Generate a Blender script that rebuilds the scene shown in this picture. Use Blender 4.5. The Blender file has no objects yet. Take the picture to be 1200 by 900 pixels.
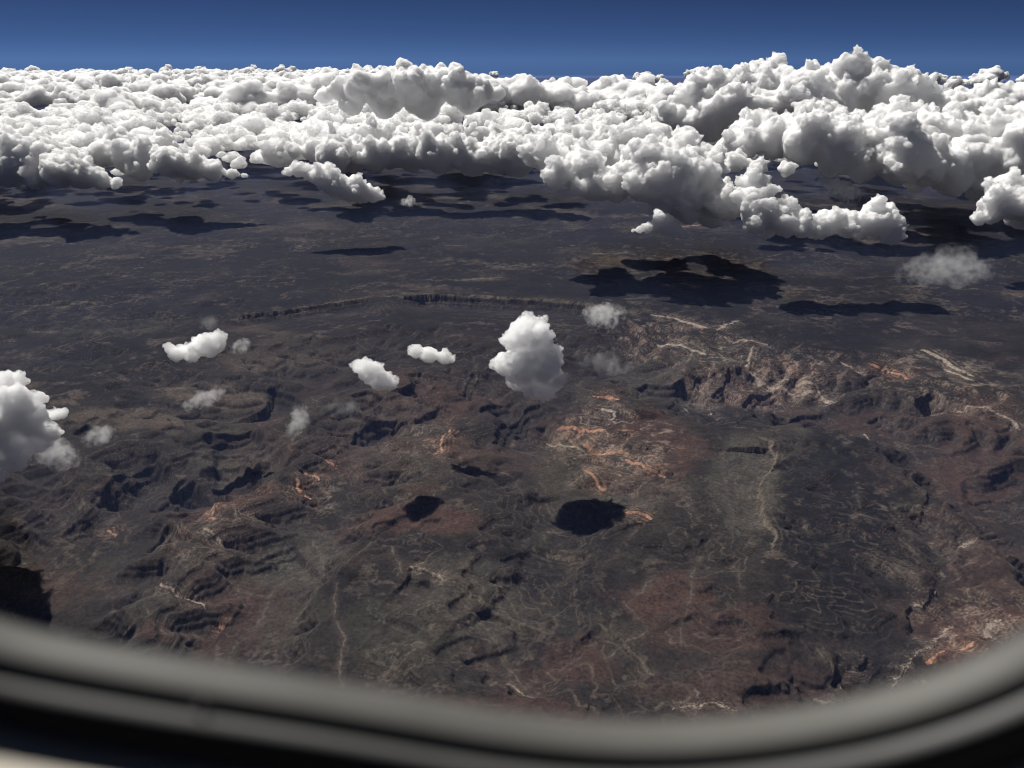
import bpy, bmesh, math, random
import numpy as np
from mathutils import Vector
S=bpy.context.scene
# ------------------------------------------------------------------ camera, sky, sun, exposure
PITCH=math.radians(22.35); F=924.0
cam=bpy.data.cameras.new('camera'); co=bpy.data.objects.new('camera',cam); S.collection.objects.link(co)
co.rotation_euler=(math.pi/2-PITCH,0,0); cam.sensor_width=36; cam.lens=36*F/1200; cam.clip_start=.005; cam.dof.use_dof=True; cam.dof.focus_distance=22000; cam.dof.aperture_fstop=5.8; cam.clip_end=2e6
S.camera=co
w=bpy.data.worlds.new('World'); S.world=w; w.use_nodes=True
nt=w.node_tree; sk=nt.nodes.new('ShaderNodeTexSky'); sk.sky_type='NISHITA'; sk.sun_disc=False
sd=Vector((-1370,1750,3050)).normalized()   # towards the sun, from clouds and their shadows
sk.sun_elevation=math.asin(sd.z); sk.sun_rotation=math.atan2(sd.x,sd.y); sk.altitude=7800; sk.air_density=.22; sk.dust_density=3; sk.ozone_density=6
bg=nt.nodes['Background']; bg.inputs[1].default_value=.05; nt.links.new(sk.outputs[0],bg.inputs[0])
sl=bpy.data.lights.new('sun','SUN'); sl.energy=5; sl.angle=math.radians(.5); sl.color=(1,.97,.92)
so=bpy.data.objects.new('sun',sl); S.collection.objects.link(so); so.rotation_euler=sd.to_track_quat('Z','Y').to_euler()
S.view_settings.view_transform='Standard'; S.view_settings.look='None'; S.view_settings.gamma=1; S.view_settings.use_curve_mapping=False; S.view_settings.exposure=.28
S.cycles.use_denoising=True; S.cycles.filter_width=1.1
S.cycles.max_bounces=40; S.cycles.volume_bounces=36; S.cycles.transparent_max_bounces=32; S.cycles.diffuse_bounces=6
def px(u,v,z):
    a=(u-600)/F; b=(450-v)/F
    d=np.array([a, b*math.sin(PITCH)+math.cos(PITCH), b*math.cos(PITCH)-math.sin(PITCH)])
    return d*(z/d[2])
# ---- ico
def ico(n):
    bm=bmesh.new(); bmesh.ops.create_icosphere(bm,subdivisions=n,radius=1)
    v=np.array([x.co[:] for x in bm.verts]); f=np.array([[y.index for y in x.verts] for x in bm.faces]); bm.free(); return v,f
ICO={n:ico(n) for n in (1,2,3)}
def hash3(ix,iy,iz,seed):
    h=(ix*374761393+iy*668265263+iz*2147483647+seed*974711)&0xffffffff
    h=((h^(h>>13))*1274126177)&0xffffffff
    h=((h^(h>>16))*2246822519)&0xffffffff
    return (h^(h>>15))&0xffffffff
G3=np.random.RandomState(5).normal(size=(256,3)); G3/=np.linalg.norm(G3,axis=1)[:,None]
def perlin3(p,seed=0):
    i=np.floor(p).astype(np.int64); f=p-i; u=f*f*f*(f*(f*6-15)+10)
    out=0
    for dx in(0,1):
        for dy in (0,1):
            for dz in (0,1):
                g=G3[hash3(i[:,0]+dx,i[:,1]+dy,i[:,2]+dz,seed)&255]
                d=g[:,0]*(f[:,0]-dx)+g[:,1]*(f[:,1]-dy)+g[:,2]*(f[:,2]-dz)
                wx=u[:,0] if dx else 1-u[:,0]; wy=u[:,1] if dy else 1-u[:,1]; wz=u[:,2] if dz else 1-u[:,2]
                out=out+d*wx*wy*wz
    return out
def dirs(rng,n,lo):
    z=rng.uniform(lo,1,n); t=rng.uniform(0,2*math.pi,n); r=np.sqrt(1-z*z)
    return np.stack([r*np.cos(t),r*np.sin(t),z],1)
def cloud_mesh(name,lobes,base,voxel,seed=0,levels=2,kids=9,amp=.05,freq=1.2,kr=(.26,.55),flat=1.):
    rng=np.random.RandomState(seed)
    cur=[tuple(l) for l in lobes]; allS=list(cur)
    for L in range(levels):
        nx=[]
        for (x,y,z,r) in cur:
            if r*.4<voxel*1.0: continue
            d=dirs(rng,kids,-.25)
            rr=r*rng.uniform(*kr,kids)
            c=np.array([x,y,z])+d*(r*rng.uniform(.80,1.08,kids))[:,None]
            nx+= [(*c[k],rr[k]) for k in range(kids)]
        allS+=nx; cur=nx
    V=[];Fc=[];o=0
    for (x,y,z,r) in allS:
        iv,if_=ICO[2 if r>3*voxel else 1]
        V.append(iv*r+np.array([x,y,z])); Fc.append(if_+o); o+=len(iv)
    V=np.concatenate(V); Fc=np.concatenate(Fc)
    c0=np.array([V[:,0].mean(),V[:,1].mean(),base])
    V=V-c0
    me=mesh_np(name,V,Fc,3)
    ob=bpy.data.objects.new(name,me); S.collection.objects.link(ob)
    m=ob.modifiers.new('r','REMESH'); m.mode='VOXEL'; m.voxel_size=voxel
    dg=bpy.context.evaluated_depsgraph_get()
    me2=bpy.data.meshes.new_from_object(ob.evaluated_get(dg)); ob.modifiers.clear(); ob.data=me2; bpy.data.meshes.remove(me); me2.name=name
    n=len(me2.vertices); P=np.empty(n*3); me2.vertices.foreach_get('co',P); P=P.reshape(-1,3)
    N=np.empty(n*3); me2.vertices.foreach_get('normal',N); N=N.reshape(-1,3)
    R=np.mean([l[3] for l in lobes])
    q=P+seed*1000.0; wl=R/freq; disp=0
    for k in range(7):
        if wl<voxel*2.6: break
        disp=disp+wl*(np.abs(perlin3(q/wl,seed+k))-.22)*(1.15 if k else .9); wl*=.5
    P=P+N*(disp*amp*9)[:,None]
    low=P[:,2]<0
    P[low,2]*=.22
    P[:,2]*=flat
    me2.vertices.foreach_set('co',P.ravel().astype(np.float32)); me2.update()
    me2.polygons.foreach_set('use_smooth',np.ones(len(me2.polygons),dtype=bool))
    ob.location=c0
    return ob
def mesh_np(name,V,Fc,k):
    me=bpy.data.meshes.new(name); me.vertices.add(len(V)); me.vertices.foreach_set('co',np.asarray(V,np.float32).ravel())
    me.loops.add(Fc.size); me.loops.foreach_set('vertex_index',Fc.ravel().astype(np.int32))
    me.polygons.add(len(Fc)); me.polygons.foreach_set('loop_start',np.arange(0,Fc.size,k,dtype=np.int32)); me.update(calc_edges=True); me.validate(); return me
# ------------------------------------------------------------------ terrain
GZ=-10000.0
_perm=np.random.RandomState(11).permutation(256); _perm=np.concatenate([_perm,_perm])
_ga=np.linspace(0,2*math.pi,256,endpoint=False); _g2x=np.cos(_ga); _g2y=np.sin(_ga)
def perlin2(x,y,seed=0):
    ix=np.floor(x).astype(np.int64); iy=np.floor(y).astype(np.int64); fx=x-ix; fy=y-iy
    u=fx*fx*fx*(fx*(fx*6-15)+10); v=fy*fy*fy*(fy*(fy*6-15)+10)
    ix=(ix+seed*37)&255; iy=(iy+seed*101)&255; i1=(ix+1)&255; j1=(iy+1)&255
    def g(a,b,dx,dy):
        h=_perm[_perm[a]+b]; return _g2x[h]*dx+_g2y[h]*dy
    n00=g(ix,iy,fx,fy); n10=g(i1,iy,fx-1,fy); n01=g(ix,j1,fx,fy-1); n11=g(i1,j1,fx-1,fy-1)
    a=n00+u*(n10-n00); b=n01+u*(n11-n01); return (a+v*(b-a))*1.41
def fbm(x,y,wl,oct=4,gain=.5,seed=0):
    s=0;a=1;t=0
    for k in range(oct):
        s=s+a*perlin2(x/wl+k*17.3,y/wl-k*9.1,seed+k); t+=a; a*=gain; wl*=.49
    return s/t
def ridged(x,y,wl,oct=4,gain=.5,seed=0):
    s=0;a=1;t=0
    for k in range(oct):
        s=s+a*(1-2.2*np.abs(perlin2(x/wl+k*7.7,y/wl+k*3.1,seed+k))); t+=a; a*=gain; wl*=.47
    return s/t
def sstep(a,b,x):
    t=np.clip((x-a)/(b-a),0,1); return t*t*(3-2*t)
def gpt(u,v): return px(u,v,GZ)[:2]
def line(pts): return np.array([gpt(*p) for p in pts])
def dist_line(X,Y,L):
    """distance to a polyline, the side (>0 = left of its direction) and how far along"""
    best=np.full(X.shape,1e12); side=np.zeros(X.shape); al=np.zeros(X.shape)
    seg=np.hypot(*(L[1:]-L[:-1]).T); cum=np.concatenate([[0],np.cumsum(seg)])
    for k in range(len(L)-1):
        a=L[k]; d=L[k+1]-a; n2=d@d
        t=np.clip(((X-a[0])*d[0]+(Y-a[1])*d[1])/n2,0,1)
        ex=X-a[0]-t*d[0]; ey=Y-a[1]-t*d[1]; q=ex*ex+ey*ey
        m=q<best; best[m]=q[m]; side[m]=(d[0]*ey-d[1]*ex)[m]; al[m]=(cum[k]+t*seg[k])[m]
    return np.sqrt(best),np.sign(side),al/cum[-1]
RIVERS=[ # photo-derived courses, depth below the plateau at (mouth, head)
 ([(1300,660),(1190,592),(1130,545),(1085,505),(1030,480),(960,464),(890,454),(830,450),(775,442),(738,424)],(430,330)),
 ([(60,700),(120,600),(165,568),(215,556),(258,545),(262,512),(285,480),(330,458),(345,450)],(430,300)),
 ([(165,568),(190,540),(240,520)],(400,300)),
 ([(262,775),(300,700),(345,630),(390,565),(410,515),(435,488),(490,472),(540,468)],(420,280)),
 ([(620,760),(640,690),(655,610),(648,560),(618,515),(604,485),(590,462)],(330,280)),
 ([(648,560),(642,520),(650,480),(665,460)],(300,240)),
 ([(990,850),(1045,765),(1100,700),(1125,650),(1075,590),(1010,545)],(330,130)),
 ([(655,870),(705,795),(765,725),(745,680),(700,640)],(240,120)),
 ([(398,860),(395,710),(430,655),(470,620)],(220,120)),
 ([(20,400),(100,360),(200,330)],(200,120)),
]
def fill(z,fixed):
    """raises closed hollows until every cell drains to a river or the edge"""
    import heapq
    ny,nx=z.shape; zl=z.ravel().tolist(); done=bytearray(nx*ny); hp=[]
    e=np.zeros((ny,nx),bool); e[0]=e[-1]=True; e[:,0]=e[:,-1]=True; e|=fixed
    for i in np.flatnonzero(e.ravel()).tolist(): hp.append((zl[i],i)); done[i]=1
    heapq.heapify(hp); nb=(1,-1,nx,-nx,nx+1,nx-1,-nx+1,-nx-1); N=nx*ny; pop=heapq.heappop; push=heapq.heappush
    while hp:
        h,i=pop(hp)
        for o in nb:
            j=i+o
            if 0<=j<N and not done[j]:
                done[j]=1
                if zl[j]<=h: zl[j]=h+.02
                push(hp,(zl[j],j))
    return np.array(zl).reshape(ny,nx)
def erode(nx,ny,dx,z,fixed,zfix,K0,its,dt,diff,seed):
    N=nx*ny
    offs=[(1,0,1.),(-1,0,1.),(0,1,1.),(0,-1,1.),(1,1,1.4142),(-1,1,1.4142),(1,-1,1.4142),(-1,-1,1.4142)]
    idx=np.arange(N).reshape(ny,nx)
    acc=None
    for it in range(its):
        # hillslope creep
        zp=np.pad(z,1,mode='edge')
        z=z+diff*(zp[1:-1,2:]+zp[1:-1,:-2]+zp[2:,1:-1]+zp[:-2,1:-1]-4*z)
        if fixed is not None: z[fixed]=np.minimum(z[fixed],zfix[fixed])
        best=np.zeros((ny,nx)); rec=idx.copy(); dl=np.ones((ny,nx))*dx
        zp=np.pad(z,1,constant_values=1e9); ip=np.pad(idx,1,constant_values=0)
        for (ox,oy,l) in offs:
            s=(z-zp[1+oy:1+oy+ny,1+ox:1+ox+nx])/(l*dx)
            m=s>best; best[m]=s[m]; rec[m]=ip[1+oy:1+oy+ny,1+ox:1+ox+nx][m]; dl[m]=l*dx
        edge=np.zeros((ny,nx),bool); edge[0]=edge[-1]=True; edge[:,0]=edge[:,-1]=True
        rec[edge]=idx[edge]
        order=np.argsort(-z.ravel(),kind='stable')
        ol=order.tolist(); rl=rec.ravel().tolist()
        A=[dx*dx]*N
        for i in ol:
            r=rl[i]
            if r!=i: A[r]+=A[i]
        acc=np.array(A).reshape(ny,nx)
        # strata: hard and soft beds
        zz=z+18*fbm(*np.meshgrid(np.arange(nx)*dx,np.arange(ny)*dx),9000,2,seed=3)
        hard=hardness(zz)
        Kf=(K0*dt*hard*np.sqrt(acc)/dl).ravel().tolist()
        zl=z.ravel().tolist()
        for i in reversed(ol):
            r=rl[i]
            if r!=i:
                k=Kf[i]; zl[i]=(zl[i]+k*zl[r])/(1+k)
        z=np.array(zl).reshape(ny,nx)
        if fixed is not None: z[fixed]=np.minimum(z[fixed],zfix[fixed])
    return z,acc
BEDS=[(-40,60,.10),(-150,-110,.16),(-255,-205,.12),(-345,-315,.25)]
def hardness(z):
    h=np.ones_like(z)
    for a,b,k in BEDS:
        w=sstep(a-8,a,z)*(1-sstep(b,b+8,z)); h=h*(1-w*(1-k))
    return h
GX0,GX1,GY0,GY1=-27000.,27000.,6500.,40500.
def build_height():
    z=acc=None
    for (dx,its,dt,diff) in ((200.,70,1.6,.01),(100.,18,.8,.01),(50.,6,.4,.01)):
        nx=int((GX1-GX0)/dx)+1; ny=int((GY1-GY0)/dx)+1
        xs=GX0+np.arange(nx)*dx; ys=GY0+np.arange(ny)*dx; X,Y=np.meshgrid(xs,ys)
        wx=X+500*fbm(X,Y,3500,3,seed=21)+160*fbm(X,Y,900,2,seed=25); wy=Y+500*fbm(X,Y,3500,3,seed=23)+160*fbm(X,Y,900,2,seed=27)
        base=60*fbm(X,Y,14000,3,seed=5)+55*fbm(wx,wy,3800,4,.55,seed=8)+.002*(Y-20000)
        zf=np.full(X.shape,1e6)
        dmin=np.full(X.shape,1e9)
        for pts,(d0,d1) in RIVERS:
            d,s,t=dist_line(wx,wy,line(pts)); dep=d0+(d1-d0)*t
            m=d<dmin
            dmin=np.minimum(dmin,d)
            zf=np.where(d<dx*.75,np.minimum(zf,-dep),zf)
        base=base-110*np.exp(-dmin/3500)
        fixed=zf<1e5
        if z is None: z=base+8*np.random.RandomState(2).normal(size=base.shape)
        else:
            z=resample(z,pdx,X,Y)+4*fbm(X,Y,dx*3,2,seed=31)
        if dx>60: z[fixed]=np.minimum(z[fixed],zf[fixed]); z=fill(z,fixed)
        z,acc=erode(nx,ny,dx,z,fixed,zf,7e-2,its,dt,diff,1)
        pdx=dx
    return z,acc,dx
def resample(z,dx,X,Y,gx0=GX0,gy0=GY0):
    ny,nx=z.shape
    fx=np.clip((X-gx0)/dx,0,nx-1.001); fy=np.clip((Y-gy0)/dx,0,ny-1.001)
    ix=fx.astype(int); iy=fy.astype(int); fx=fx-ix; fy=fy-iy
    return (z[iy,ix]*(1-fx)+z[iy,ix+1]*fx)*(1-fy)+(z[iy+1,ix]*(1-fx)+z[iy+1,ix+1]*fx)*fy
SOIL=dict(veg=(.0215,.0180,.0160),olive=(.041,.038,.029),red=(.052,.031,.025),tan=(.066,.052,.041),dark=(.0092,.0088,.0100),grey=(.056,.050,.0415),pine_shade=(.0062,.0056,.0072))
PATCHES=[ # photo-derived soil and vegetation areas: kind, centre, half size, strength
 ('tan',500,378,220,18,.8),('tan',640,362,100,12,.8),('tan',330,412,120,15,.95),('tan',230,450,90,15,.95),('tan',140,488,75,13,.8),('tan',400,390,90,14,.7),('olive',120,378,70,12,.9),
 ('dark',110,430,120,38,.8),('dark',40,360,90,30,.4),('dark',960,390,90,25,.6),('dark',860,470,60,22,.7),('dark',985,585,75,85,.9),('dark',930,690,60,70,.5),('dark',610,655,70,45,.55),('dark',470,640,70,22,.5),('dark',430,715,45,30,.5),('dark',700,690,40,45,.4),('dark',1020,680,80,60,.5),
 ('red',465,603,85,20,.95),('red',235,572,60,22,.8),('red',560,520,70,22,.45),('red',745,515,70,50,.8),('red',760,680,50,30,.9),('red',700,755,35,30,.7),('red',820,720,70,30,.6),('red',280,690,70,60,.65),('red',180,745,70,20,.6),('red',1150,735,95,60,1.),('red',1150,515,70,55,.75),('red',1085,690,60,30,.55),('red',1040,480,60,18,.5),('red',500,455,60,28,.6),('red',440,520,60,40,.5),('red',290,510,50,30,.4),('red',860,790,100,45,.5),('red',620,830,110,25,.6),('red',900,430,80,20,.4),('red',1180,640,60,40,.5),
 ('grey',870,555,45,65,.8),('grey',345,640,55,50,.7),('grey',560,690,95,45,.55),('grey',250,500,60,30,.4),('grey',470,500,70,60,.3),('grey',690,540,80,50,.5),('olive',480,740,80,40,.5),('olive',330,720,50,40,.5),('grey',800,410,80,35,.6),('grey',900,370,60,25,.4),
 ('tan',350,262,120,10,.6),('tan',550,262,90,8,.5),('tan',700,300,130,12,.45),('tan',870,315,110,14,.6),('tan',200,245,60,6,.5),('tan',520,320,110,10,.4),('tan',1080,290,90,14,.3),('tan',160,320,100,12,.35),('red',430,300,130,12,.4),
]
BLUFFS=[ # pale rims and bare cliffs: points, colour, width in metres, step down (m, to the right of the direction)
 ([(528,494),(518,508),(516,520),(505,527)],'o',42,60),([(655,482),(680,490),(710,498)],'o',50,70),([(686,503),(705,516),(742,518)],'o',50,70),([(733,526),(752,534),(776,547)],'o',45,70),([(684,534),(698,545),(714,554)],'o',40,50),([(694,452),(714,455),(727,461)],'o',45,50),([(706,466),(722,472),(714,486)],'b',55,40),([(640,490),(660,500),(690,510)],'b',35,40),([(720,588),(745,592),(766,601)],'o',38,50),
 ([(838,388),(852,380),(868,376)],'b',50,40),([(848,392),(862,397),(905,399)],'b',45,50),([(884,402),(877,418),(895,428),(930,438),(985,452)],'b',60,80),([(905,425),(945,434),(968,447),(984,456)],'b',45,60),([(1018,420),(1040,426),(1068,441)],'o',60,60),([(982,420),(1018,430)],'b',45,40),([(1082,408),(1110,424),(1142,442)],'b',70,80),([(1106,430),(1140,446)],'b',45,40),([(1018,487),(1020,498),(1036,506)],'b',45,60),([(1110,467),(1152,473),(1180,482),(1200,494)],'b',38,60),([(760,368),(790,372),(830,385)],'b',60,50),([(770,395),(800,400),(830,412)],'b',70,50),([(800,452),(822,460),(840,455)],'b',35,40),
 ([(247,568),(250,578),(246,588)],'o',40,40),([(238,594),(248,603)],'o',35,40),([(236,611),(250,617),(268,623)],'b',32,40),([(344,549),(350,558),(362,564)],'o',42,40),([(352,533),(362,538),(371,545)],'o',40,40),([(376,521),(389,527)],'o',38,40),([(188,672),(196,679),(222,682),(238,692)],'b',30,40),([(245,703),(260,706)],'o',30,30),([(118,592),(130,598)],'o',30,30),
 ([(0,370),(25,362),(42,352),(75,344)],'g',30,0),([(66,352),(90,350),(112,346)],'g',45,30),([(28,380),(70,380)],'g',45,30),([(0,392),(18,390)],'g',45,30),([(262,371),(330,364),(400,353),(440,347)],'g',50,60),
 ([(440,348),(500,345),(560,347),(640,352),(690,356),(745,368)],'g',70,150),
 ([(878,500),(905,508),(912,522),(907,540),(890,562),(893,580),(900,600),(908,625),(903,640)],'g',60,90),([(620,618),(660,625),(696,640)],'g',40,70),([(500,670),(540,680),(590,700),(632,716)],'g',55,70),
 ([(955,735),(975,748),(985,765),(998,772)],'g',22,60),([(990,750),(1012,752),(1025,740)],'b',20,40),([(960,790),(985,797),(1000,785),(996,770)],'b',22,60),([(1068,680),(1090,684),(1100,668)],'b',24,50),([(1046,577),(1055,580),(1098,578)],'g',24,50),([(1080,551),(1112,552)],'g',22,40),([(1070,560),(1090,570)],'g',20,30),([(1130,620),(1150,612)],'b',22,40),
 ([(1012,812),(1030,800),(1052,793),(1058,765),(1085,735),(1110,715),(1130,700)],'b',18,60),([(1135,740),(1145,728)],'o',45,30),([(1162,720),(1178,706)],'b',35,30),([(1095,755),(1110,740)],'o',30,30),([(1090,770),(1100,780)],'o',35,30),
 ([(705,712),(725,728),(745,748),(770,770)],'g',22,40),([(790,815),(830,812),(870,820)],'b',16,30),([(590,775),(610,790),(630,802)],'b',14,20),([(425,775),(455,770),(470,758)],'g',18,20),([(480,655),(500,660),(520,672)],'b',20,30),
 ([(790,268),(830,262)],'o',70,0),([(792,332),(820,337)],'b',60,0),([(690,300),(740,296)],'g',80,0),([(430,252),(500,245)],'g',80,0),([(540,330),(590,326)],'g',60,0),
]
WALLS=[ # canyon heads and escarpments: points (the drop is to the right of the direction), height in metres
 ([(300,445),(318,441),(347,446),(358,457),(351,474)],330),([(228,500),(247,490),(277,487),(300,482)],300),([(240,506),(262,502),(284,499)],200),([(252,516),(277,522),(268,546),(258,556)],280),
 ([(106,574),(117,557),(140,540),(157,528),(182,519)],330),([(168,574),(187,553),(200,540),(222,532)],300),([(80,503),(103,492),(128,497)],260),([(190,590),(215,572),(250,565)],160),
 ([(405,500),(416,483),(443,475),(473,473)],330),([(408,458),(427,452),(452,458)],240),([(378,480),(395,470),(405,466)],200),([(471,434),(493,431),(511,440),(502,456)],280),([(512,460),(530,466),(524,482)],220),([(535,452),(550,437),(553,428)],180),
 ([(558,468),(580,457),(602,455)],280),([(572,508),(587,480),(613,467),(640,462)],280),([(600,485),(620,478),(645,476)],200),
 ([(742,441),(760,432),(790,435),(802,431)],300),([(868,451),(883,440),(910,436),(933,440),(944,451)],320),([(921,474),(940,462),(967,462),(988,474)],300),([(1015,471),(1040,466),(1062,470)],240),([(1068,464),(1090,453),(1102,452)],260),([(832,444),(850,433),(854,420)],220),([(798,427),(827,430),(850,423)],220),([(890,466),(905,470),(925,466)],160),
 ([(162,622),(187,601),(202,597)],200),([(296,632),(320,617),(348,609)],180),([(428,622),(445,602),(472,600)],120),([(60,600),(85,590),(110,588)],180),([(0,610),(30,600),(60,612)],160),
 ([(452,349),(500,345),(560,348),(640,353),(690,357),(742,366)],380),([(250,372),(330,364),(400,354),(445,348)],270),
 ([(1040,585),(1060,588),(1100,580)],120),([(1090,560),(1115,566)],120),([(1130,535),(1160,540),(1190,530)],160),([(1140,560),(1170,552),(1200,556)],160),([(1120,600),(1150,606),(1180,596)],140),
 ([(1135,615),(1120,640),(1128,655),(1112,668)],150),([(1064,682),(1090,686),(1102,668)],140),([(950,720),(972,745),(984,765),(998,772)],140),([(985,745),(1010,752),(1026,738)],130),([(940,770),(962,790),(985,798),(1000,784)],140),
 ([(1012,812),(1030,801),(1053,793),(1059,765),(1086,735),(1111,715),(1135,698)],-90),
 ([(705,712),(725,728),(745,748),(772,770)],120),([(680,830),(690,800),(720,790)],90),([(560,690),(600,705),(636,718)],150),([(480,655),(500,660),(522,672)],110),([(615,615),(660,622),(698,640)],130),
 ([(890,505),(915,512),(909,535),(893,562),(899,590),(908,618)],170),([(655,560),(662,575),(690,580)],120),([(610,640),(640,650),(680,690)],120),([(820,700),(840,715),(880,715)],80),
]
BCOL=dict(o=(.36,.195,.13),b=(.29,.235,.19),g=(.105,.087,.066))
WASHES=[ # dry stream beds and tracks
 [(265,770),(270,730),(300,695),(310,670),(275,665),(285,640),(300,615)],[(310,670),(330,650),(370,620)],[(398,790),(402,735),(390,700),(395,670)],[(340,700),(380,660),(375,630),(360,600)],[(445,610),(430,630),(405,648)],
 [(616,575),(612,560),(608,545)],[(650,585),(642,570),(640,552),(632,545)],[(640,600),(660,600),(675,585),(690,570)],[(605,510),(640,520),(650,545)],
 [(715,748),(760,720),(735,690)],[(740,690),(770,660)],[(1000,600),(1010,590),(1005,570)],[(615,545),(590,540),(560,545),(530,545)],[(560,420),(552,445)],[(455,625),(470,660)],
 [(545,690),(580,730),(620,790)],[(820,640),(805,690),(800,740)],[(860,640),(870,680)],
]
def build_ground():
    z,acc,dx=build_height()
    # one sheet, finer where it is nearer, all round the place below the aircraft
    fr=math.radians(41); na=1150
    az=np.concatenate([np.linspace(-fr,fr,na),np.linspace(fr,2*math.pi-fr,60)[1:-1]])
    r=np.concatenate([[30,3000,6500,8200],np.exp(np.linspace(math.log(9000),math.log(46000),940)),np.exp(np.linspace(math.log(46100),math.log(90000),260)),np.exp(np.linspace(math.log(91000),math.log(5.1e5),60))])
    A,R=np.meshgrid(az,r); X=(R*np.sin(A)); Y=(R*np.cos(A)); shp=X.shape
    X=X.ravel(); Y=Y.ravel(); n=len(X)
    ins=(X>GX0+300)&(X<GX1-300)&(Y>GY0+300)&(Y<GY1-300)
    out=60*fbm(X,Y,14000,3,seed=5)+.002*(np.minimum(Y,60000)-20000)
    # far country: low mesas and shallow valleys
    far=ridged(X,Y,9000,5,.5,seed=61); out=out+110*sstep(.1,.55,far)-60
    jx=X+45*fbm(X,Y,420,2,seed=71); jy=Y+45*fbm(X,Y,420,2,seed=73)
    h=out.copy(); la=np.zeros(n)
    H=resample(z,dx,jx,jy); SL=np.hypot(*np.gradient(z,dx)); SL=(SL+np.roll(SL,2,0)+np.roll(SL,-2,0)+np.roll(SL,2,1)+np.roll(SL,-2,1))/5; SL=resample(SL,dx,jx,jy); H=np.where(H<0,H*1.65,H); LA=resample(np.log10(acc),dx,jx,jy)
    e=np.minimum(np.minimum(X-GX0,GX1-X),np.minimum(Y-GY0,GY1-Y)); w=sstep(300,4500,e)
    h=out*(1-w)+H*w; la=LA*w
    near=1-sstep(40000,90000,np.hypot(X,Y))
    # benches: sharpen the beds into cliffs
    per=105.; q=(h+14*fbm(X,Y,2600,3,seed=81))/per; fl=np.floor(q); fq=q-fl
    h=h+near*w*.4*sstep(.10,.30,SL)*per*(sstep(.2,.8,fq)-fq)
    h=h+near*(12*ridged(X,Y,900,4,.5,seed=41)+7*fbm(X,Y,260,3,.6,seed=43))
    h=h+near*26*ridged(X,Y,3600,4,.5,seed=45)*(1-sstep(14000,22000,Y))
    # canyon walls
    f1=fbm(X,Y,430,4,.6,seed=171); f2=fbm(X,Y,1500,3,.5,seed=175)
    for pts,hh in WALLS:
        L=line(pts); lo=L.min(0)-4500; hi=L.max(0)+4500
        m=np.flatnonzero((X>lo[0])&(X<hi[0])&(Y>lo[1])&(Y<hi[1]))
        if not len(m): continue
        if hh<0: L=L[::-1]; hh=-hh
        d,s_,t=dist_line(X[m]+170*f2[m]+110*f1[m],Y[m]+170*f2[m]-110*f1[m],L); hh=hh*1.3; sd=-s_*d; taper=sstep(0,.14,t)*sstep(1,.86,t)
        cliff=.38*sstep(-25,70,sd)+.14*sstep(70,230,sd)+.26*sstep(230,310,sd)+.22*sstep(310,600,sd)
        h[m]-=hh*near[m]*taper*cliff*np.exp(-np.maximum(d-350,0)/(hh*4.))
    # soil
    def warp(s): return X+s*fbm(X,Y,s*5,4,.55,seed=91), Y+s*fbm(X,Y,s*5,4,.55,seed=95)
    bx,by=warp(1500)
    col=np.empty((n,3)); col[:]=SOIL['veg']
    nb=fbm(X,Y,5200,5,.6,seed=101); nc=fbm(X,Y,1700,5,.6,seed=111); nd=fbm(X,Y,520,5,.65,seed=121)
    def mix(c,m): 
        nonlocal col
        m=np.clip(m,0,1)[:,None]; col=col*(1-m)+np.array(c)*m
    mix(SOIL['grey'],sstep(.0,.5,nb+.4*nc)*.45); mix(SOIL['red'],sstep(.05,.45,fbm(X,Y,4300,5,.6,seed=131)+.3*nc)*.55); mix(SOIL['dark'],sstep(.1,.5,fbm(X,Y,3000,5,.6,seed=141))*.6)
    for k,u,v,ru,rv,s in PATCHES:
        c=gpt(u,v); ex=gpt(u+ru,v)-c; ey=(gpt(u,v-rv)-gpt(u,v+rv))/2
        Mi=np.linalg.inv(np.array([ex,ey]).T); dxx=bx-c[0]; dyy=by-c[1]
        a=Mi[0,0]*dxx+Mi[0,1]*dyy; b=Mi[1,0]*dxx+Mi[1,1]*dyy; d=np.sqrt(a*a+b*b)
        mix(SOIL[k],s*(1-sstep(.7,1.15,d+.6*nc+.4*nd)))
    # far plains: paler grassland, and dark forest with merged cloud shade painted in
    mix(SOIL['pine_shade'],sstep(24000,31000,Y)*sstep(-.5,.0,fbm(X,Y*1.3,5200,5,.6,seed=155)+.4*nd)*.9)
    fp=fbm(X,Y*1.6,7000,5,.6,seed=151); fm=sstep(27000,40000,Y)
    mix(SOIL['tan'],fm*sstep(.16,.42,fp+.35*nd)*.6); mix((.10,.08,.068),fm*sstep(.22,.5,nd+.6*fbm(X,Y,2600,4,.6,seed=157)-.12)*.6); mix(SOIL['dark'],fm*sstep(.05,.4,-fp)*.7)
    # slopes and beds
    st=np.zeros(n); cx,cy=warp(200)
    Z2=h.reshape(shp); 
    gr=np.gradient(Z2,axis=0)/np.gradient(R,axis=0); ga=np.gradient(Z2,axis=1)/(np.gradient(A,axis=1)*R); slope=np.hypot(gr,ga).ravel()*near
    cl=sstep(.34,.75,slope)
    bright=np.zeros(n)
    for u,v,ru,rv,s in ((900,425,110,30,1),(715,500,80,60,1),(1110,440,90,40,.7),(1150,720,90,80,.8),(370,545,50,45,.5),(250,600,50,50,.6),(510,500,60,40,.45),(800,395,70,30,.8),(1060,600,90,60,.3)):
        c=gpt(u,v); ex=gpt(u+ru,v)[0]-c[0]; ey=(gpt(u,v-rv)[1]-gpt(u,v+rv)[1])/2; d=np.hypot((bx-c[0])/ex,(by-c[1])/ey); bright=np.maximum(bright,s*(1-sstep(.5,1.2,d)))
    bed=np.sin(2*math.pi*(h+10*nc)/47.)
    mix((.026,.021,.019),cl*.7*(1-bright)); mix((.085,.068,.054),cl*sstep(.6,.95,bed)*.5)
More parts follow.
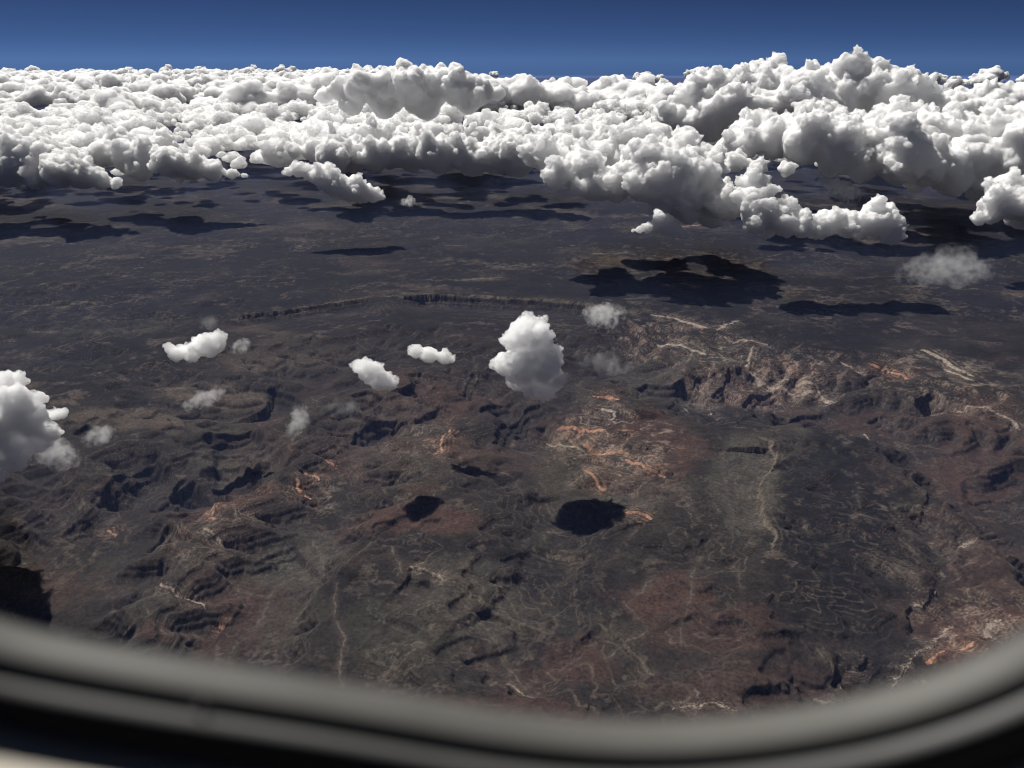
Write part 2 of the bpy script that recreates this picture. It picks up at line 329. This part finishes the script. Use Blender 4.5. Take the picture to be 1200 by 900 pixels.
    mix(BCOL['b'],cl*bright*sstep(-.1,.8,bed+.8*nd)*.5); mix((.17,.085,.06),cl*bright*sstep(.2,.9,-bed)*.5)
    mix((.11,.09,.072),bright*sstep(.1,.5,nd+.3*nc)*.5)
    ct=np.sin(2*math.pi*(h+9*nc+5*nd)/26.); mix(BCOL['b'],bright*sstep(.55,.95,ct)*sstep(-.2,.3,nc+.5*nd)*.55); mix(BCOL['o'],bright*sstep(.75,.97,-ct)*sstep(0,.35,nd-.4*nc)*.5)
    ct2=np.sin(2*math.pi*(h+8*nc)/41.); mix((.085,.068,.054),near*sstep(.82,.99,ct2)*sstep(-.25,.25,fbm(X,Y,2600,4,.6,seed=193))*.6)
    # thin pale ledges and bare gullies all over the near country
    g1=fbm(X,Y,1300,5,.6,seed=181); g2=fbm(X,Y,480,4,.6,seed=185); some=sstep(-.15,.35,fbm(X,Y,3800,4,.6,seed=189))
    mix((.10,.081,.064),near*sstep(.035,.005,np.abs(g1))*some*sstep(-.3,.2,g2)*.6)
    mix((.075,.062,.05),near*sstep(.05,.01,np.abs(g2))*some*sstep(-.2,.3,g1)*.5)
    mix(SOIL['dark'],near*sstep(.05,.01,np.abs(g1+.09))*.4)
    for pts,c,wd,stp in BLUFFS:
        L=line(pts); lo=L.min(0)-2500; hi=L.max(0)+2500
        m=np.flatnonzero((X>lo[0])&(X<hi[0])&(Y>lo[1])&(Y<hi[1]))
        if not len(m): continue
        xx=X[m]+190*f2[m]+170*f1[m]+60*nd[m]; yy=Y[m]+190*f2[m]-220*f1[m]+90*nd[m]; wd=wd*.66*np.clip(1+1.1*f1[m],.3,2)
        d,s,t=dist_line(xx,yy,L); taper=np.clip(np.minimum(t,1-t)*9,.0,1)
        if stp: h[m]-=near[m]*stp*.8*taper*sstep(-wd*.6,wd*.8,-s*d)*np.exp(-d/600)
        e1=np.zeros(n); e1[m]=sstep(.2,.8,np.sin(d/wd*1.7))*np.exp(-d/(wd*8))*taper*sstep(-.4,.1,nd[m]-.3*nc[m]); mix(np.array(BCOL[c])*.75,e1*.9)
        mm=np.zeros(n); k=sstep(-.6,.05,nd[m]+.5*nc[m]+.3)
        mm[m]=(1-sstep(wd*.35,wd*1.15,d))*k*np.clip(taper*2,0,1); mix(BCOL[c],mm*.95)
        m2=np.zeros(n); m2[m]=np.exp(-d/(wd*4))*taper*.35*sstep(-.2,.4,nd[m]); mix((.085,.066,.052),m2)
    st2=sstep(.05,.4,fbm(X,Y,2100,5,.6,seed=197))*near; mix((.095,.077,.063),st2*sstep(.12,.42,nd+.5*f1)*.5)
    # dry washes along the drainage
    wash=sstep(5.75,6.6,la)*(1-sstep(.25,.6,slope))
    mix((.075,.06,.048),wash*.5*sstep(-.3,.3,nc+nd*.5))
    for pts in WASHES:
        L=line(pts); d,s,t=dist_line(cx,cy,L)
        mix((.12,.097,.078),(1-sstep(8,24,d))*.75*sstep(-.4,.2,nd)); mix((.055,.045,.037),np.exp(-(d/90)**2)*.5)
    fine=fbm(X,Y,170,4,.7,seed=161)
    col*=np.clip(1+.55*nd+.5*fine,.35,1.9)[:,None]
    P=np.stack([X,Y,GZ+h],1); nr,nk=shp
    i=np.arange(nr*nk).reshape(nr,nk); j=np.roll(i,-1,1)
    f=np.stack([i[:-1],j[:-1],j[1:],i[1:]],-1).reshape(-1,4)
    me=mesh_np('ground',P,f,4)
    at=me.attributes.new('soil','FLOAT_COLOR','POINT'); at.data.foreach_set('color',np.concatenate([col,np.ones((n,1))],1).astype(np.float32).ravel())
    me.polygons.foreach_set('use_smooth',np.ones(len(me.polygons),dtype=bool))
    ob=bpy.data.objects.new('ground',me); S.collection.objects.link(ob); ob['kind']='structure'
    m=bpy.data.materials.new('desert_ground'); m.use_nodes=True; nt=m.node_tree; p=nt.nodes['Principled BSDF']; p.inputs['Roughness'].default_value=.95; p.inputs['Specular IOR Level'].default_value=.1
    a=nt.nodes.new('ShaderNodeAttribute'); a.attribute_name='soil'
    tc=nt.nodes.new('ShaderNodeTexCoord')
    def noise(sc,det,ro=.6):
        t=nt.nodes.new('ShaderNodeTexNoise'); t.inputs['Scale'].default_value=sc; t.inputs['Detail'].default_value=det; t.inputs['Roughness'].default_value=ro; nt.links.new(tc.outputs['Object'],t.inputs['Vector']); return t
    n1=noise(1/70.,4,.7)   # scattered junipers and bare soil
    mr=nt.nodes.new('ShaderNodeMapRange'); mr.inputs[1].default_value=.32; mr.inputs[2].default_value=.68; mr.inputs[3].default_value=.55; mr.inputs[4].default_value=1.5
    nt.links.new(n1.outputs[0],mr.inputs[0])
    mx=nt.nodes.new('ShaderNodeMix'); mx.data_type='RGBA'; mx.blend_type='MULTIPLY'; mx.inputs[0].default_value=1
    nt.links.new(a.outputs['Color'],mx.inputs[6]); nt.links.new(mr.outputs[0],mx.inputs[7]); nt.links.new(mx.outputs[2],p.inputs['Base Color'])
    b=nt.nodes.new('ShaderNodeBump'); b.inputs['Strength'].default_value=.8; b.inputs['Distance'].default_value=11
    n2=noise(1/110.,5,.65); nt.links.new(n2.outputs[0],b.inputs['Height']); nt.links.new(b.outputs[0],p.inputs['Normal'])
    me.materials.append(m); return ob

# ------------------------------------------------------------------ ground
build_ground()
# ------------------------------------------------------------------ haze: the dusty air under the cloud base
def box(x0,x1,y0,y1,z0,z1):
    V=[(x,y,z) for z in (z0,z1) for y in (y0,y1) for x in (x0,x1)]
    return np.array(V,float),np.array([[0,2,3,1],[4,5,7,6],[0,1,5,4],[2,6,7,3],[0,4,6,2],[1,3,7,5]])
V,Fc=box(-5.3e5,5.3e5,-5.3e5,5.3e5,-11400,-8620)
hz=bpy.data.objects.new('haze',mesh_np('haze',V,Fc,4)); S.collection.objects.link(hz); hz['kind']='stuff'
m=bpy.data.materials.new('haze'); m.use_nodes=True; nt=m.node_tree; nt.nodes.clear()
o=nt.nodes.new('ShaderNodeOutputMaterial'); v=nt.nodes.new('ShaderNodeVolumePrincipled'); nt.links.new(v.outputs[0],o.inputs['Volume'])
v.inputs['Color'].default_value=(.31,.44,.95,1); v.inputs['Density'].default_value=1.0e-5; v.inputs['Anisotropy'].default_value=0
hz.data.materials.append(m)
# ------------------------------------------------------------------ clouds
ZB=-7600.0
def cloud_mat(name,dens,size,lo,hi,surf,rate=.4):
    m=bpy.data.materials.new(name); m.use_nodes=True; nt=m.node_tree; nt.nodes.clear(); N=nt.nodes.new; K=nt.links.new
    o=N('ShaderNodeOutputMaterial'); v=N('ShaderNodeVolumePrincipled')
    v.inputs['Color'].default_value=(1,1,1,1); v.inputs['Density'].default_value=dens; v.inputs['Anisotropy'].default_value=.2; v.inputs['Absorption Color'].default_value=(1,1,1,1)
    K(v.outputs[0],o.inputs['Volume'])
    if size:
        tc=N('ShaderNodeTexCoord'); n=N('ShaderNodeTexNoise'); n.inputs['Scale'].default_value=1/size; n.inputs['Detail'].default_value=4; n.inputs['Roughness'].default_value=.6
        r=N('ShaderNodeMapRange'); r.inputs[1].default_value=lo; r.inputs[2].default_value=hi; r.inputs[4].default_value=dens
        K(tc.outputs['Object'],n.inputs['Vector']); K(n.outputs[0],r.inputs[0]); K(r.outputs[0],v.inputs['Density']); m.cycles.volume_step_rate=rate
    mx=N('ShaderNodeMixShader'); t=N('ShaderNodeBsdfTransparent'); d=N('ShaderNodeBsdfDiffuse'); d.inputs[0].default_value=(.97,.97,.97,1); mx.inputs[0].default_value=surf
    K(t.outputs[0],mx.inputs[1]); K(d.outputs[0],mx.inputs[2]); K(mx.outputs[0],o.inputs['Surface'])
    return m
M_big=cloud_mat('large_cumulus',.015,380,.31,.49,.22,.35)
M_bank=cloud_mat('cloud_bank',.0045,0,0,0,.28)
def soft_mat(ob,dens,size,thr,wid,wgt,surf,grow):
    """a cloud body that thins out towards its own rim: noise plus an ellipsoidal fall-off fitted to the cloud"""
    me=ob.data; n=len(me.vertices); P=np.empty(n*3); me.vertices.foreach_get('co',P); P=P.reshape(-1,3); c=(P.max(0)+P.min(0))/2
    ev,ax=np.linalg.eigh(np.cov((P-c).T)); ext=np.abs((P-c)@ax).max(0)*grow
    m=cloud_mat(ob.name+'_body',dens,size,0,1,surf,.3); nt=m.node_tree; N=nt.nodes.new; K=nt.links.new
    noi=[x for x in nt.nodes if x.type=='TEX_NOISE'][0]; mr=[x for x in nt.nodes if x.type=='MAP_RANGE'][0]; tc=[x for x in nt.nodes if x.type=='TEX_COORD'][0]
    noi.inputs['Roughness'].default_value=.58; noi.inputs['Detail'].default_value=5
    sub=N('ShaderNodeVectorMath'); sub.operation='SUBTRACT'; sub.inputs[1].default_value=tuple(c); K(tc.outputs['Object'],sub.inputs[0])
    cx=N('ShaderNodeCombineXYZ')
    for k in range(3):
        d=N('ShaderNodeVectorMath'); d.operation='DOT_PRODUCT'; d.inputs[1].default_value=tuple(ax[:,k]/ext[k]); K(sub.outputs[0],d.inputs[0]); K(d.outputs['Value'],cx.inputs[k])
    q=N('ShaderNodeVectorMath'); q.operation='DOT_PRODUCT'; K(cx.outputs[0],q.inputs[0]); K(cx.outputs[0],q.inputs[1])
    a=N('ShaderNodeMath'); a.operation='MULTIPLY'; a.inputs[1].default_value=-wgt; K(q.outputs['Value'],a.inputs[0])
    b=N('ShaderNodeMath'); b.operation='ADD'; K(a.outputs[0],b.inputs[0]); K(noi.outputs[0],b.inputs[1])
    K(b.outputs[0],mr.inputs[0]); mr.inputs[1].default_value=thr; mr.inputs[2].default_value=thr+wid
    me.materials.append(m)
def base_dist(v,zb): return px(600,v,zb)[1]
def lobes_px(L,vb,rng,spread,zb,grow):
    D=base_dist(vb,zb); out=[]
    for l in L:
        u,v,r=l[:3]; dy=(l[3]*1000 if len(l)>3 else 0)
        a=(u-600)/F; b=(450-v)/F
        d=np.array([a,b*math.sin(PITCH)+math.cos(PITCH),b*math.cos(PITCH)-math.sin(PITCH)])
        R=r/F*D/d[1]*np.linalg.norm(d)*.93*grow
        y=D+dy+R*spread*rng.uniform(-.6,.6)
        p=d*(y/d[1]); out.append((*p,R))
    return out
KIND=dict(small=(.012,75,.22,.14,.24,.05,1.12),solid=(.014,90,.24,.14,.03,.06,1.25),wisp=(.0026,190,.34,.26,.22,.002,1.0),veil=(.0007,330,.34,.28,.22,.0015,1.0))
def cloud(name,label,L,vb,kind,voxel,seed,levels=3,kids=11,amp=.055,group=None,cat='cloud',spread=1.,freq=1.2,zb=None):
    rng=np.random.RandomState(seed); big=kind=='big'
    z0=zb if zb is not None else (ZB if big else -7800.)
    lo=lobes_px(L,vb,rng,spread,z0,1. if big else (1.06 if kind in ('small','solid') else 1.45))
    zf=ZB if big else min(l[2]-l[3]*.8 for l in lo)
    ob=cloud_mesh(name,lo,zf,voxel,seed,levels,kids,amp,freq,(.25,.5))
    ob['label']=label; ob['category']=cat
    if group: ob['group']=group
    if big: ob.data.materials.append(M_big)
    else: soft_mat(ob,*KIND[kind])
    return ob
# small clouds over the canyons
G1='small low clouds drifting over the canyon land'
cloud('cumulus_cloud','tall narrow white puff cloud standing alone above the middle of the canyons',[(614,390,20),(629,394,17),(601,399,12),(590,425,13),(612,430,24),(640,427,20),(648,445,16),(630,452,19),(606,447,13),(651,415,10),(640,460,12)],470,'small',22,1,group=G1,zb=-8250)
cloud('cumulus_cloud','small white cloud slanting over dark canyon heads, directly below the flat oval puff',[(420,429,9),(431,436,13),(445,445,14),(458,450,9)],458,'small',20,2,group=G1)
cloud('cumulus_cloud','flat oval white puff between the tall lone cloud and the slanting small cloud',[(488,412,9),(503,416,11),(520,419,9),(528,421,6)],427,'small',20,3,group=G1)
cloud('cumulus_cloud','small two-humped white cloud over the dark plateau left of the pale plain',[(198,409,6),(206,415,9),(218,413,9),(226,417,8),(238,405,13),(252,403,12),(246,410,10)],421,'small',20,4,group=G1)
cloud('cumulus_cloud','bright billowy cloud cut by the left edge above the big dark shadow',[(12,478,26),(34,490,21),(56,505,12),(42,518,14),(-18,490,36),(-60,500,42,.8),(-120,505,45,1.2),(-170,510,50,.5),(-230,520,40),(-60,470,36,2.2),(-130,470,40,2.4),(-200,480,45,1.8),(-90,530,36,-.6),(-160,540,40,-.8),(15,515,20),(20,540,13),(-15,548,18),(45,498,9)],545,'solid',26,5,group=G1,zb=-7600)
W1='thin torn wisps among the small clouds'
cloud('cloud_wisp','ragged grey wisp trailing right of the bright cloud at the left edge',[(58,530,11),(72,536,12),(85,538,8),(66,524,8)],545,'wisp',26,6,levels=2,group=W1)
cloud('cloud_wisp','small pale wisp, last of those trailing from the cloud at the left edge',[(104,516,7),(116,512,9),(128,510,7)],519,'wisp',24,7,levels=2,group=W1)
cloud('cloud_wisp','faint long veil low at the left edge over brown ground',[(10,575,14),(30,572,12),(50,566,10),(-12,582,16)],590,'veil',40,8,levels=2,group=W1)
cloud('cloud_wisp','thin slanted grey streak of cloud below the two-humped cloud',[(222,476,6),(234,472,8),(246,468,8),(258,462,7),(264,458,4)],478,'wisp',24,9,levels=2,group=W1)
cloud('cloud_wisp','little grey wisp hanging upright beside the dark canyon bend',[(352,483,8),(354,493,8),(346,502,7),(341,510,6)],512,'wisp',24,10,levels=2,group=W1)
cloud('cloud_wisp','faint smoky wisp at the foot of the slanting small cloud',[(384,484,8),(398,480,9),(412,479,8),(424,474,6)],488,'veil',28,11,levels=2,group=W1)
cloud('cloud_wisp','soft grey wisp floating by the pale far rim right of the tall cloud',[(690,366,7),(703,371,11),(716,374,11),(727,369,7),(722,362,5)],382,'wisp',28,12,levels=2,group=W1)
cloud('cloud_wisp','barely visible pair of veils right of the tall lone cloud',[(684,422,7),(704,424,9),(718,428,11),(730,430,7)],436,'veil',32,13,levels=2,group=W1)
cloud('cloud_wisp','tiny wisp at the right shoulder of the two-humped small cloud',[(277,410,6),(284,406,7),(290,403,4)],414,'wisp',20,14,levels=2,group=W1)
cloud('cloud_wisp','faintest speck of cloud above the two-humped small cloud',[(236,380,5),(246,378,7),(252,376,4)],383,'veil',24,15,levels=2,group=W1)
cloud('cloud_wisp','broad dim grey veil of cloud low on the right over shaded ground',[(1062,322,9),(1080,318,13),(1102,315,14),(1126,317,15),(1148,319,10),(1158,321,6),(1090,326,10),(1120,327,9)],332,'veil',60,16,levels=2,group=W1)
# larger clouds in front of the bank
cloud('cumulus_cloud','two-lobed cloud alone in the gap in front of the long grey-sided bank',[(338,201,6),(350,200,9),(362,203,9),(376,207,13),(392,217,15),(408,222,15),(424,226,13),(437,229,10),(446,231,5),(385,200,8)],238,'big',42,21,kids=11)
cloud('cumulus_cloud','tiny isolated puff right of the two-lobed cloud in the gap',[(474,238,4),(480,237,5)],241,'wisp',45,22,levels=2)
cloud('cumulus_cloud','ragged string of puffs below the tip of the middle cumulus mass',[(772,254,8),(780,259,8),(770,266,8),(780,268,9),(790,271,9),(800,274,7),(760,267,7),(750,269,5),(742,270,3),(806,276,4)],282,'big',45,23,kids=11)
cloud('cumulus_cloud','bent white cumulus arm with lumpy tail in front of the right bank',[(884,214,16,1),(873,222,8,1),(880,236,18),(893,228,15,1),(886,258,17),(905,252,20),(898,270,12),(922,262,17),(940,264,15),(958,266,16),(978,258,13),(992,264,15),(1010,265,15),(1026,246,10),(1030,262,18),(1042,272,15),(1052,276,8),(1030,237,8),(970,268,10)],286,'big',42,24,kids=11)
cloud('cloud_wisp','thin slanting wisp between the bent cloud arm and the right bank',[(966,210,6),(976,218,8),(988,225,9),(1000,231,7),(1006,228,4)],240,'wisp',60,25,levels=2)
cloud('cumulus_cloud','broad sunlit cumulus mass in the middle with shaded base and stepped tip',[(640,182,24,3),(652,205,18),(680,200,28,1),(700,215,24,0),(715,170,30,5),(740,182,34,3),(760,207,33,0),(790,212,33,0),(820,222,30,0),(842,236,21,0),(856,248,12,0),(800,182,30,4),(830,195,22,3),(770,165,26,6),(808,245,20,0),(780,242,18,0),(722,224,16,0),(830,255,14),(660,178,20,4),(690,165,22,6)],268,'big',58,26,kids=11)
rng=np.random.RandomState(77)
L=[(u+rng.uniform(-6,6),184+rng.uniform(-5,5),rng.uniform(17,23),rng.uniform(0,3)) for u in range(385,650,17)]+[(u+rng.uniform(-6,6),163+rng.uniform(-6,6),rng.uniform(13,19),rng.uniform(4,8)) for u in range(400,650,22)]+[(345,176,10,3),(365,178,13,3),(330,172,7,4)]
cloud('cumulus_cloud','long low cumulus with a straight grey shaded front left of the middle mass',L,209,'big',85,27,kids=11)
cloud('cumulus_cloud','heaped cumulus forming the front corner of the left bank',[(20,192,20),(45,187,20,1),(68,200,19),(95,205,17),(118,211,12),(136,216,7),(40,207,14),(10,205,15),(-20,197,24),(58,177,17,2),(-50,200,28),(-90,195,30),(-20,175,24,3),(90,190,14,2),(30,168,18,4)],223,'big',78,28,kids=11)
cloud('cumulus_cloud','tapering cumulus reaching right from the left bank to a thin point',[(150,186,18,1),(175,182,18,1),(200,190,18),(225,196,16),(250,201,11),(272,204,7),(288,206,4),(165,200,13),(210,205,9),(140,172,18,3),(190,172,16,3),(120,180,16,2)],216,'big',78,29,kids=11)
cloud('cumulus_cloud','wide grey-fronted cumulus of many heaps at the front of the right bank',[(868,172,22,3),(880,152,22,5),(908,162,28,3),(943,167,28,2),(948,142,24,7),(985,176,30,1),(1020,167,30,3),(1058,182,33,0),(1050,152,28,6),(1088,196,24,0),(1085,162,32,4),(1118,206,23,0),(1138,187,30,1),(1150,217,18,0),(1170,172,33,3),(1202,190,38,1),(860,192,13,1),(888,197,12,0),(922,200,9,0),(1182,152,28,6),(1222,172,38,3),(1012,197,17,0),(1072,212,13,0),(985,150,22,7),(1110,150,24,7),(1260,180,40,2)],236,'big',72,30,kids=11)
cloud('cumulus_cloud','near cumulus cut by the right edge below the right bank',[(1148,256,8),(1163,247,14),(1184,237,20),(1206,247,24),(1180,218,15,1),(1232,240,28),(1265,240,30)],270,'big',48,31,kids=11)
cloud('towering_cumulus','tallest bright cloud tower with twin smooth domes behind the right bank',[(805,128,20,2),(822,112,24,2),(850,108,26,2),(880,110,26,2),(830,140,28,0),(908,108,26,1),(938,110,28,0),(965,102,22,1),(990,104,26,0),(1018,106,27,0),(1043,111,29,0),(1065,119,23,0),(1086,129,17,0),(980,130,28,0),(1040,135,28,0),(900,132,28,0),(860,135,26,0),(780,140,18,1),(940,135,28,0)],205,'big',105,32,kids=11)
cloud('cumulus_cloud','row of small rounded heaps at the far right beyond the tall tower',[(1100,134,16,1),(1125,127,18,1),(1150,124,18,1),(1175,121,18,1),(1200,119,20,1),(1130,142,18),(1170,142,22),(1222,125,22),(1250,125,24)],192,'big',140,33,kids=11)
cloud('towering_cumulus','smooth anvil-topped cloud with a fuzzy crest left of the hazy gap',[(380,112,10,2),(397,106,13,1),(420,104,17),(450,104,20),(480,104,22),(510,102,22),(538,104,22),(562,108,17),(582,110,9),(530,94,11),(548,95,10),(412,122,14),(450,124,16),(500,124,18),(548,120,15),(480,96,14),(440,98,12)],175,'big',150,34,kids=11,amp=.03)
# the far bank, one unbroken mass to the horizon
def field(name,d0,d1,n,r0,r1,voxel,seed,levels,kids,top,amp,flat):
    rng=np.random.RandomState(seed); L=[]
    while len(L)<n:
        d=math.sqrt(rng.uniform(d0*d0,d1*d1)); a=rng.uniform(-.72,.72); x,y=d*math.sin(a),d*math.cos(a)
        k=fbm(np.array([x]),np.array([y]),36000,4,.6,seed=201)[0]; k2=fbm(np.array([x]),np.array([y]),9000,3,.6,seed=207)[0]
        cut=-.12+.5*sstep(130000,200000,d)*sstep(-.28,-.1,a)+.2*sstep(-.12,-.02,a)*sstep(.14,.06,a)
        if k+.6*k2<cut+rng.uniform(-.05,.05): continue
        r=rng.uniform(0,1)**3*(r1-r0)+r0; up=max(0,k+.7*k2+.12)
        L.append((x,y,ZB+r*.4+up*top*rng.uniform(.2,1)/flat,r))
        if up*top/flat>r: L.append((x,y,ZB+r*.3+up*top*.3,r*1.3))
    ob=cloud_mesh(name,L,ZB,voxel,seed,levels,kids,amp,1.5,(.24,.5),flat); ob['kind']='stuff'; ob.data.materials.append(M_bank); return ob
field('far_clouds',64000,125000,2300,450,1900,120,41,2,8,2300,.055,.8)
field('horizon_clouds',118000,420000,3600,900,3600,330,42,2,6,3600,.05,.75)
# ------------------------------------------------------------------ aircraft window the camera looks through
WY=.125; WS=WY/.16
def outline(off,n=200):
    """rounded window outline, grown by off metres"""
    t=np.linspace(0,2*math.pi,n,endpoint=False); a,b,e,rot=.19*WS,.2054*WS,2/3.19,-.181
    x=np.sign(np.cos(t))*np.abs(np.cos(t))**e*a; z=np.sign(np.sin(t))*np.abs(np.sin(t))**e*b
    cr=np.interp(np.arctan2(z,x),[-2.4,-2.002,-1.91,-1.812,-1.709,-1.601,-1.491,-1.382,-1.276,-1.172,-1.07,-.971,-.872,-.773,-.4],[1.0,1.011,.9998,.9956,.9944,.995,1.0007,1.0083,1.0094,1.0063,.9989,.9999,1.0049,1.0141,1.0])
    P=np.stack([x*cr,z*cr],1)
    # even spacing
    Q=np.concatenate([P,P[:1]]); s=np.concatenate([[0],np.cumsum(np.hypot(*(Q[1:]-Q[:-1]).T))]); u=np.linspace(0,s[-1],n,endpoint=False)
    P=np.stack([np.interp(u,s,Q[:,0]),np.interp(u,s,Q[:,1])],1)
    for _ in range(6): P=(np.roll(P,1,0)+2*P+np.roll(P,-1,0))/4
    T=np.roll(P,-1,0)-np.roll(P,1,0); T/=np.hypot(T[:,0],T[:,1])[:,None]; P=P+np.stack([T[:,1],-T[:,0]],1)*off
    c,s_=math.cos(rot),math.sin(rot)
    return np.stack([c*P[:,0]-s_*P[:,1]-.0016*WS,s_*P[:,0]+c*P[:,1]+.0488*WS],1)
def loft(name,prof,mat,parent,closed=True):
    n=200; R=[]
    for off,y,*sh in prof:
        o=outline(off,n)+(np.array([.0042,-.0012]) if sh else 0); R.append(np.stack([o[:,0],np.full(n,y),o[:,1]],1))
    V=np.concatenate(R); k=len(R); i=np.arange(k*n).reshape(k,n); j=np.roll(i,-1,1)
    a=i; b=np.roll(i,-1,0); c=np.roll(j,-1,0); d=j
    if not closed: a,b,c,d=a[:-1],b[:-1],c[:-1],d[:-1]
    Fc=np.stack([a,d,c,b],-1).reshape(-1,4)
    me=mesh_np(name,V-np.array([0,WY,0]),Fc,4); me.polygons.foreach_set('use_smooth',np.ones(len(me.polygons),dtype=bool))
    ob=bpy.data.objects.new(name,me); S.collection.objects.link(ob); me.materials.append(mat)
    ob.parent=parent
    if parent is None: ob.location=(0,WY,0)
    return ob
def plastic(name,c,r,bump=0):
    m=bpy.data.materials.new(name); m.use_nodes=True; nt=m.node_tree; p=nt.nodes['Principled BSDF']; p.inputs['Base Color'].default_value=(*c,1); p.inputs['Roughness'].default_value=r; p.inputs['Specular IOR Level'].default_value=.3
    tc=nt.nodes.new('ShaderNodeTexCoord'); n=nt.nodes.new('ShaderNodeTexNoise'); n.inputs['Scale'].default_value=60; n.inputs['Detail'].default_value=4
    mr=nt.nodes.new('ShaderNodeMapRange'); mr.inputs[3].default_value=.8; mr.inputs[4].default_value=1.15; mx=nt.nodes.new('ShaderNodeMix'); mx.data_type='RGBA'; mx.blend_type='MULTIPLY'; mx.inputs[0].default_value=1; mx.inputs[6].default_value=(*c,1)
    nt.links.new(tc.outputs['Object'],n.inputs['Vector']); nt.links.new(n.outputs[0],mr.inputs[0]); nt.links.new(mr.outputs[0],mx.inputs[7]); nt.links.new(mx.outputs[2],p.inputs['Base Color'])
    return m
P_grey=plastic('grey_trim',(.108,.105,.096),.55); P_light=plastic('pale_trim',(.125,.125,.122),.5); P_dark=plastic('dark_gasket',(.03,.03,.028),.7); P_black=plastic('black_rubber',(.008,.008,.008),.8); P_beige=plastic('cabin_plastic',(.55,.5,.42),.5)
wr=bpy.data.objects.new('aircraft_window',None); S.collection.objects.link(wr); wr.location=(0,WY,0)
wr['label']='rounded aircraft window with grey layered trim that frames the whole aerial view'; wr['category']='window'
loft('trim_ring',[(0,WY+.0002),(.0005,WY-.0024),(.0012,WY-.0050),(.0020,WY-.0064),(.0024,WY-.0062),(.0024,WY+.004)],P_grey,wr)
loft('gasket',[(.0025,WY-.0058),(.0041,WY-.0064),(.0041,WY+.003),(.0025,WY+.003)],P_dark,wr)
loft('inner_ring',[(.0042,WY-.0063),(.0046,WY-.0088),(.0051,WY-.0102),(.0055,WY-.0103),(.0057,WY-.0090),(.0057,WY+.003),(.0042,WY+.003)],P_light,wr)
loft('seal',[(.0058,WY-.0094),(.0085,WY-.0103),(.0130,WY-.0114,1),(.0136,WY-.0109,1),(.0136,WY+.003,1),(.0058,WY+.003)],P_black,wr)
q=outline(.0036); kq=int(np.argmin((q[:,0]/(-q[:,1])-math.tan(math.atan2(-400,924*.93+375*.38))*1.32)**2+9*(q[:,1]>0)))
bm=bmesh.new(); bmesh.ops.create_uvsphere(bm,u_segments=16,v_segments=10,radius=1); bmesh.ops.scale(bm,vec=(.0007,.0012,.0014),verts=bm.verts)
me=bpy.data.meshes.new('trim_smudge'); bm.to_mesh(me); bm.free(); ob=bpy.data.objects.new('trim_smudge',me); S.collection.objects.link(ob); ob.parent=wr; ob.location=(q[kq,0],-.0066,q[kq,1]); ob.rotation_euler=(.5,.5,0); me.materials.append(P_light)  # pale bead added to stand in for a reflective smudge on the trim
# glass pane
o=outline(.0009); n=len(o); V=np.concatenate([np.stack([o[:,0],np.full(n,.0062),o[:,1]],1),np.stack([o[:,0],np.full(n,.0072),o[:,1]],1)])
me=bpy.data.meshes.new('pane'); bm=bmesh.new(); vs=[bm.verts.new(p) for p in V]; bm.faces.new(vs[:n]); bm.faces.new(vs[n:][::-1])
for k in range(n): bm.faces.new((vs[k],vs[n+k],vs[n+(k+1)%n],vs[(k+1)%n]))
bmesh.ops.recalc_face_normals(bm,faces=bm.faces); bm.to_mesh(me); bm.free()
ob=bpy.data.objects.new('pane',me); S.collection.objects.link(ob); ob.parent=wr
m=bpy.data.materials.new('acrylic_pane'); m.use_nodes=True; nt=m.node_tree; nt.nodes.clear(); N=nt.nodes.new; o_=N('ShaderNodeOutputMaterial'); mx=N('ShaderNodeMixShader'); t=N('ShaderNodeBsdfTransparent'); g=N('ShaderNodeBsdfGlossy'); t.inputs[0].default_value=(.985,.985,.985,1); g.inputs['Roughness'].default_value=.03; mx.inputs[0].default_value=.012
nt.links.new(t.outputs[0],mx.inputs[1]); nt.links.new(g.outputs[0],mx.inputs[2]); nt.links.new(mx.outputs[0],o_.inputs['Surface']); me.materials.append(m)

# cabin side panel round the window
n=200; SH=np.array([.0042,-.0012]); o1=outline(.0138,n)+SH; cen=o1.mean(0); th=np.arctan2(o1[:,1]-cen[1],o1[:,0]-cen[0])
hw,hh=.62,.75
sq=[]
for a in th:
    c,s_=math.cos(a),math.sin(a); k=min(hw/abs(c) if abs(c)>1e-6 else 9,hh/abs(s_) if abs(s_)>1e-6 else 9); sq.append((cen[0]+c*k,cen[1]+s_*k))
sq=np.array(sq); rows=[(o1,WY+.004),(o1,WY-.0108),(outline(.0144,n)+SH,WY-.0205),(outline(.0175,n)+SH,WY-.0280)]
R=[np.stack([p[:,0],np.full(n,y),p[:,1]],1) for p,y in rows]
o4=outline(.0175,n)+SH
for f in (.15,.4,.7,1.):
    p=o4*(1-f)+sq*f; dz=p[:,1]-cen[1]; R.append(np.stack([p[:,0],WY-.0280-.16*(dz*dz)*f,p[:,1]],1))
p=sq; dz=p[:,1]-cen[1]; R.append(np.stack([p[:,0],WY+.02-.16*dz*dz,p[:,1]],1))
V=np.concatenate(R); k=len(R); i=np.arange(k*n).reshape(k,n); j=np.roll(i,-1,1)
Fc=np.stack([i[:-1],j[:-1],j[1:],i[1:]],-1).reshape(-1,4)
# close the back
back=np.stack([i[-1],j[-1],j[0],i[0]],-1); Fc=np.concatenate([Fc,back])
me=mesh_np('cabin_wall_panel',V-np.array([0,WY,0]),Fc,4); me.polygons.foreach_set('use_smooth',np.ones(len(me.polygons),dtype=bool))
ob=bpy.data.objects.new('cabin_wall_panel',me); S.collection.objects.link(ob); ob.location=(0,WY,0); me.materials.append(P_beige)
ob['label']='cream cabin wall panel just showing in the corner outside the black window seal'; ob['category']='wall panel'
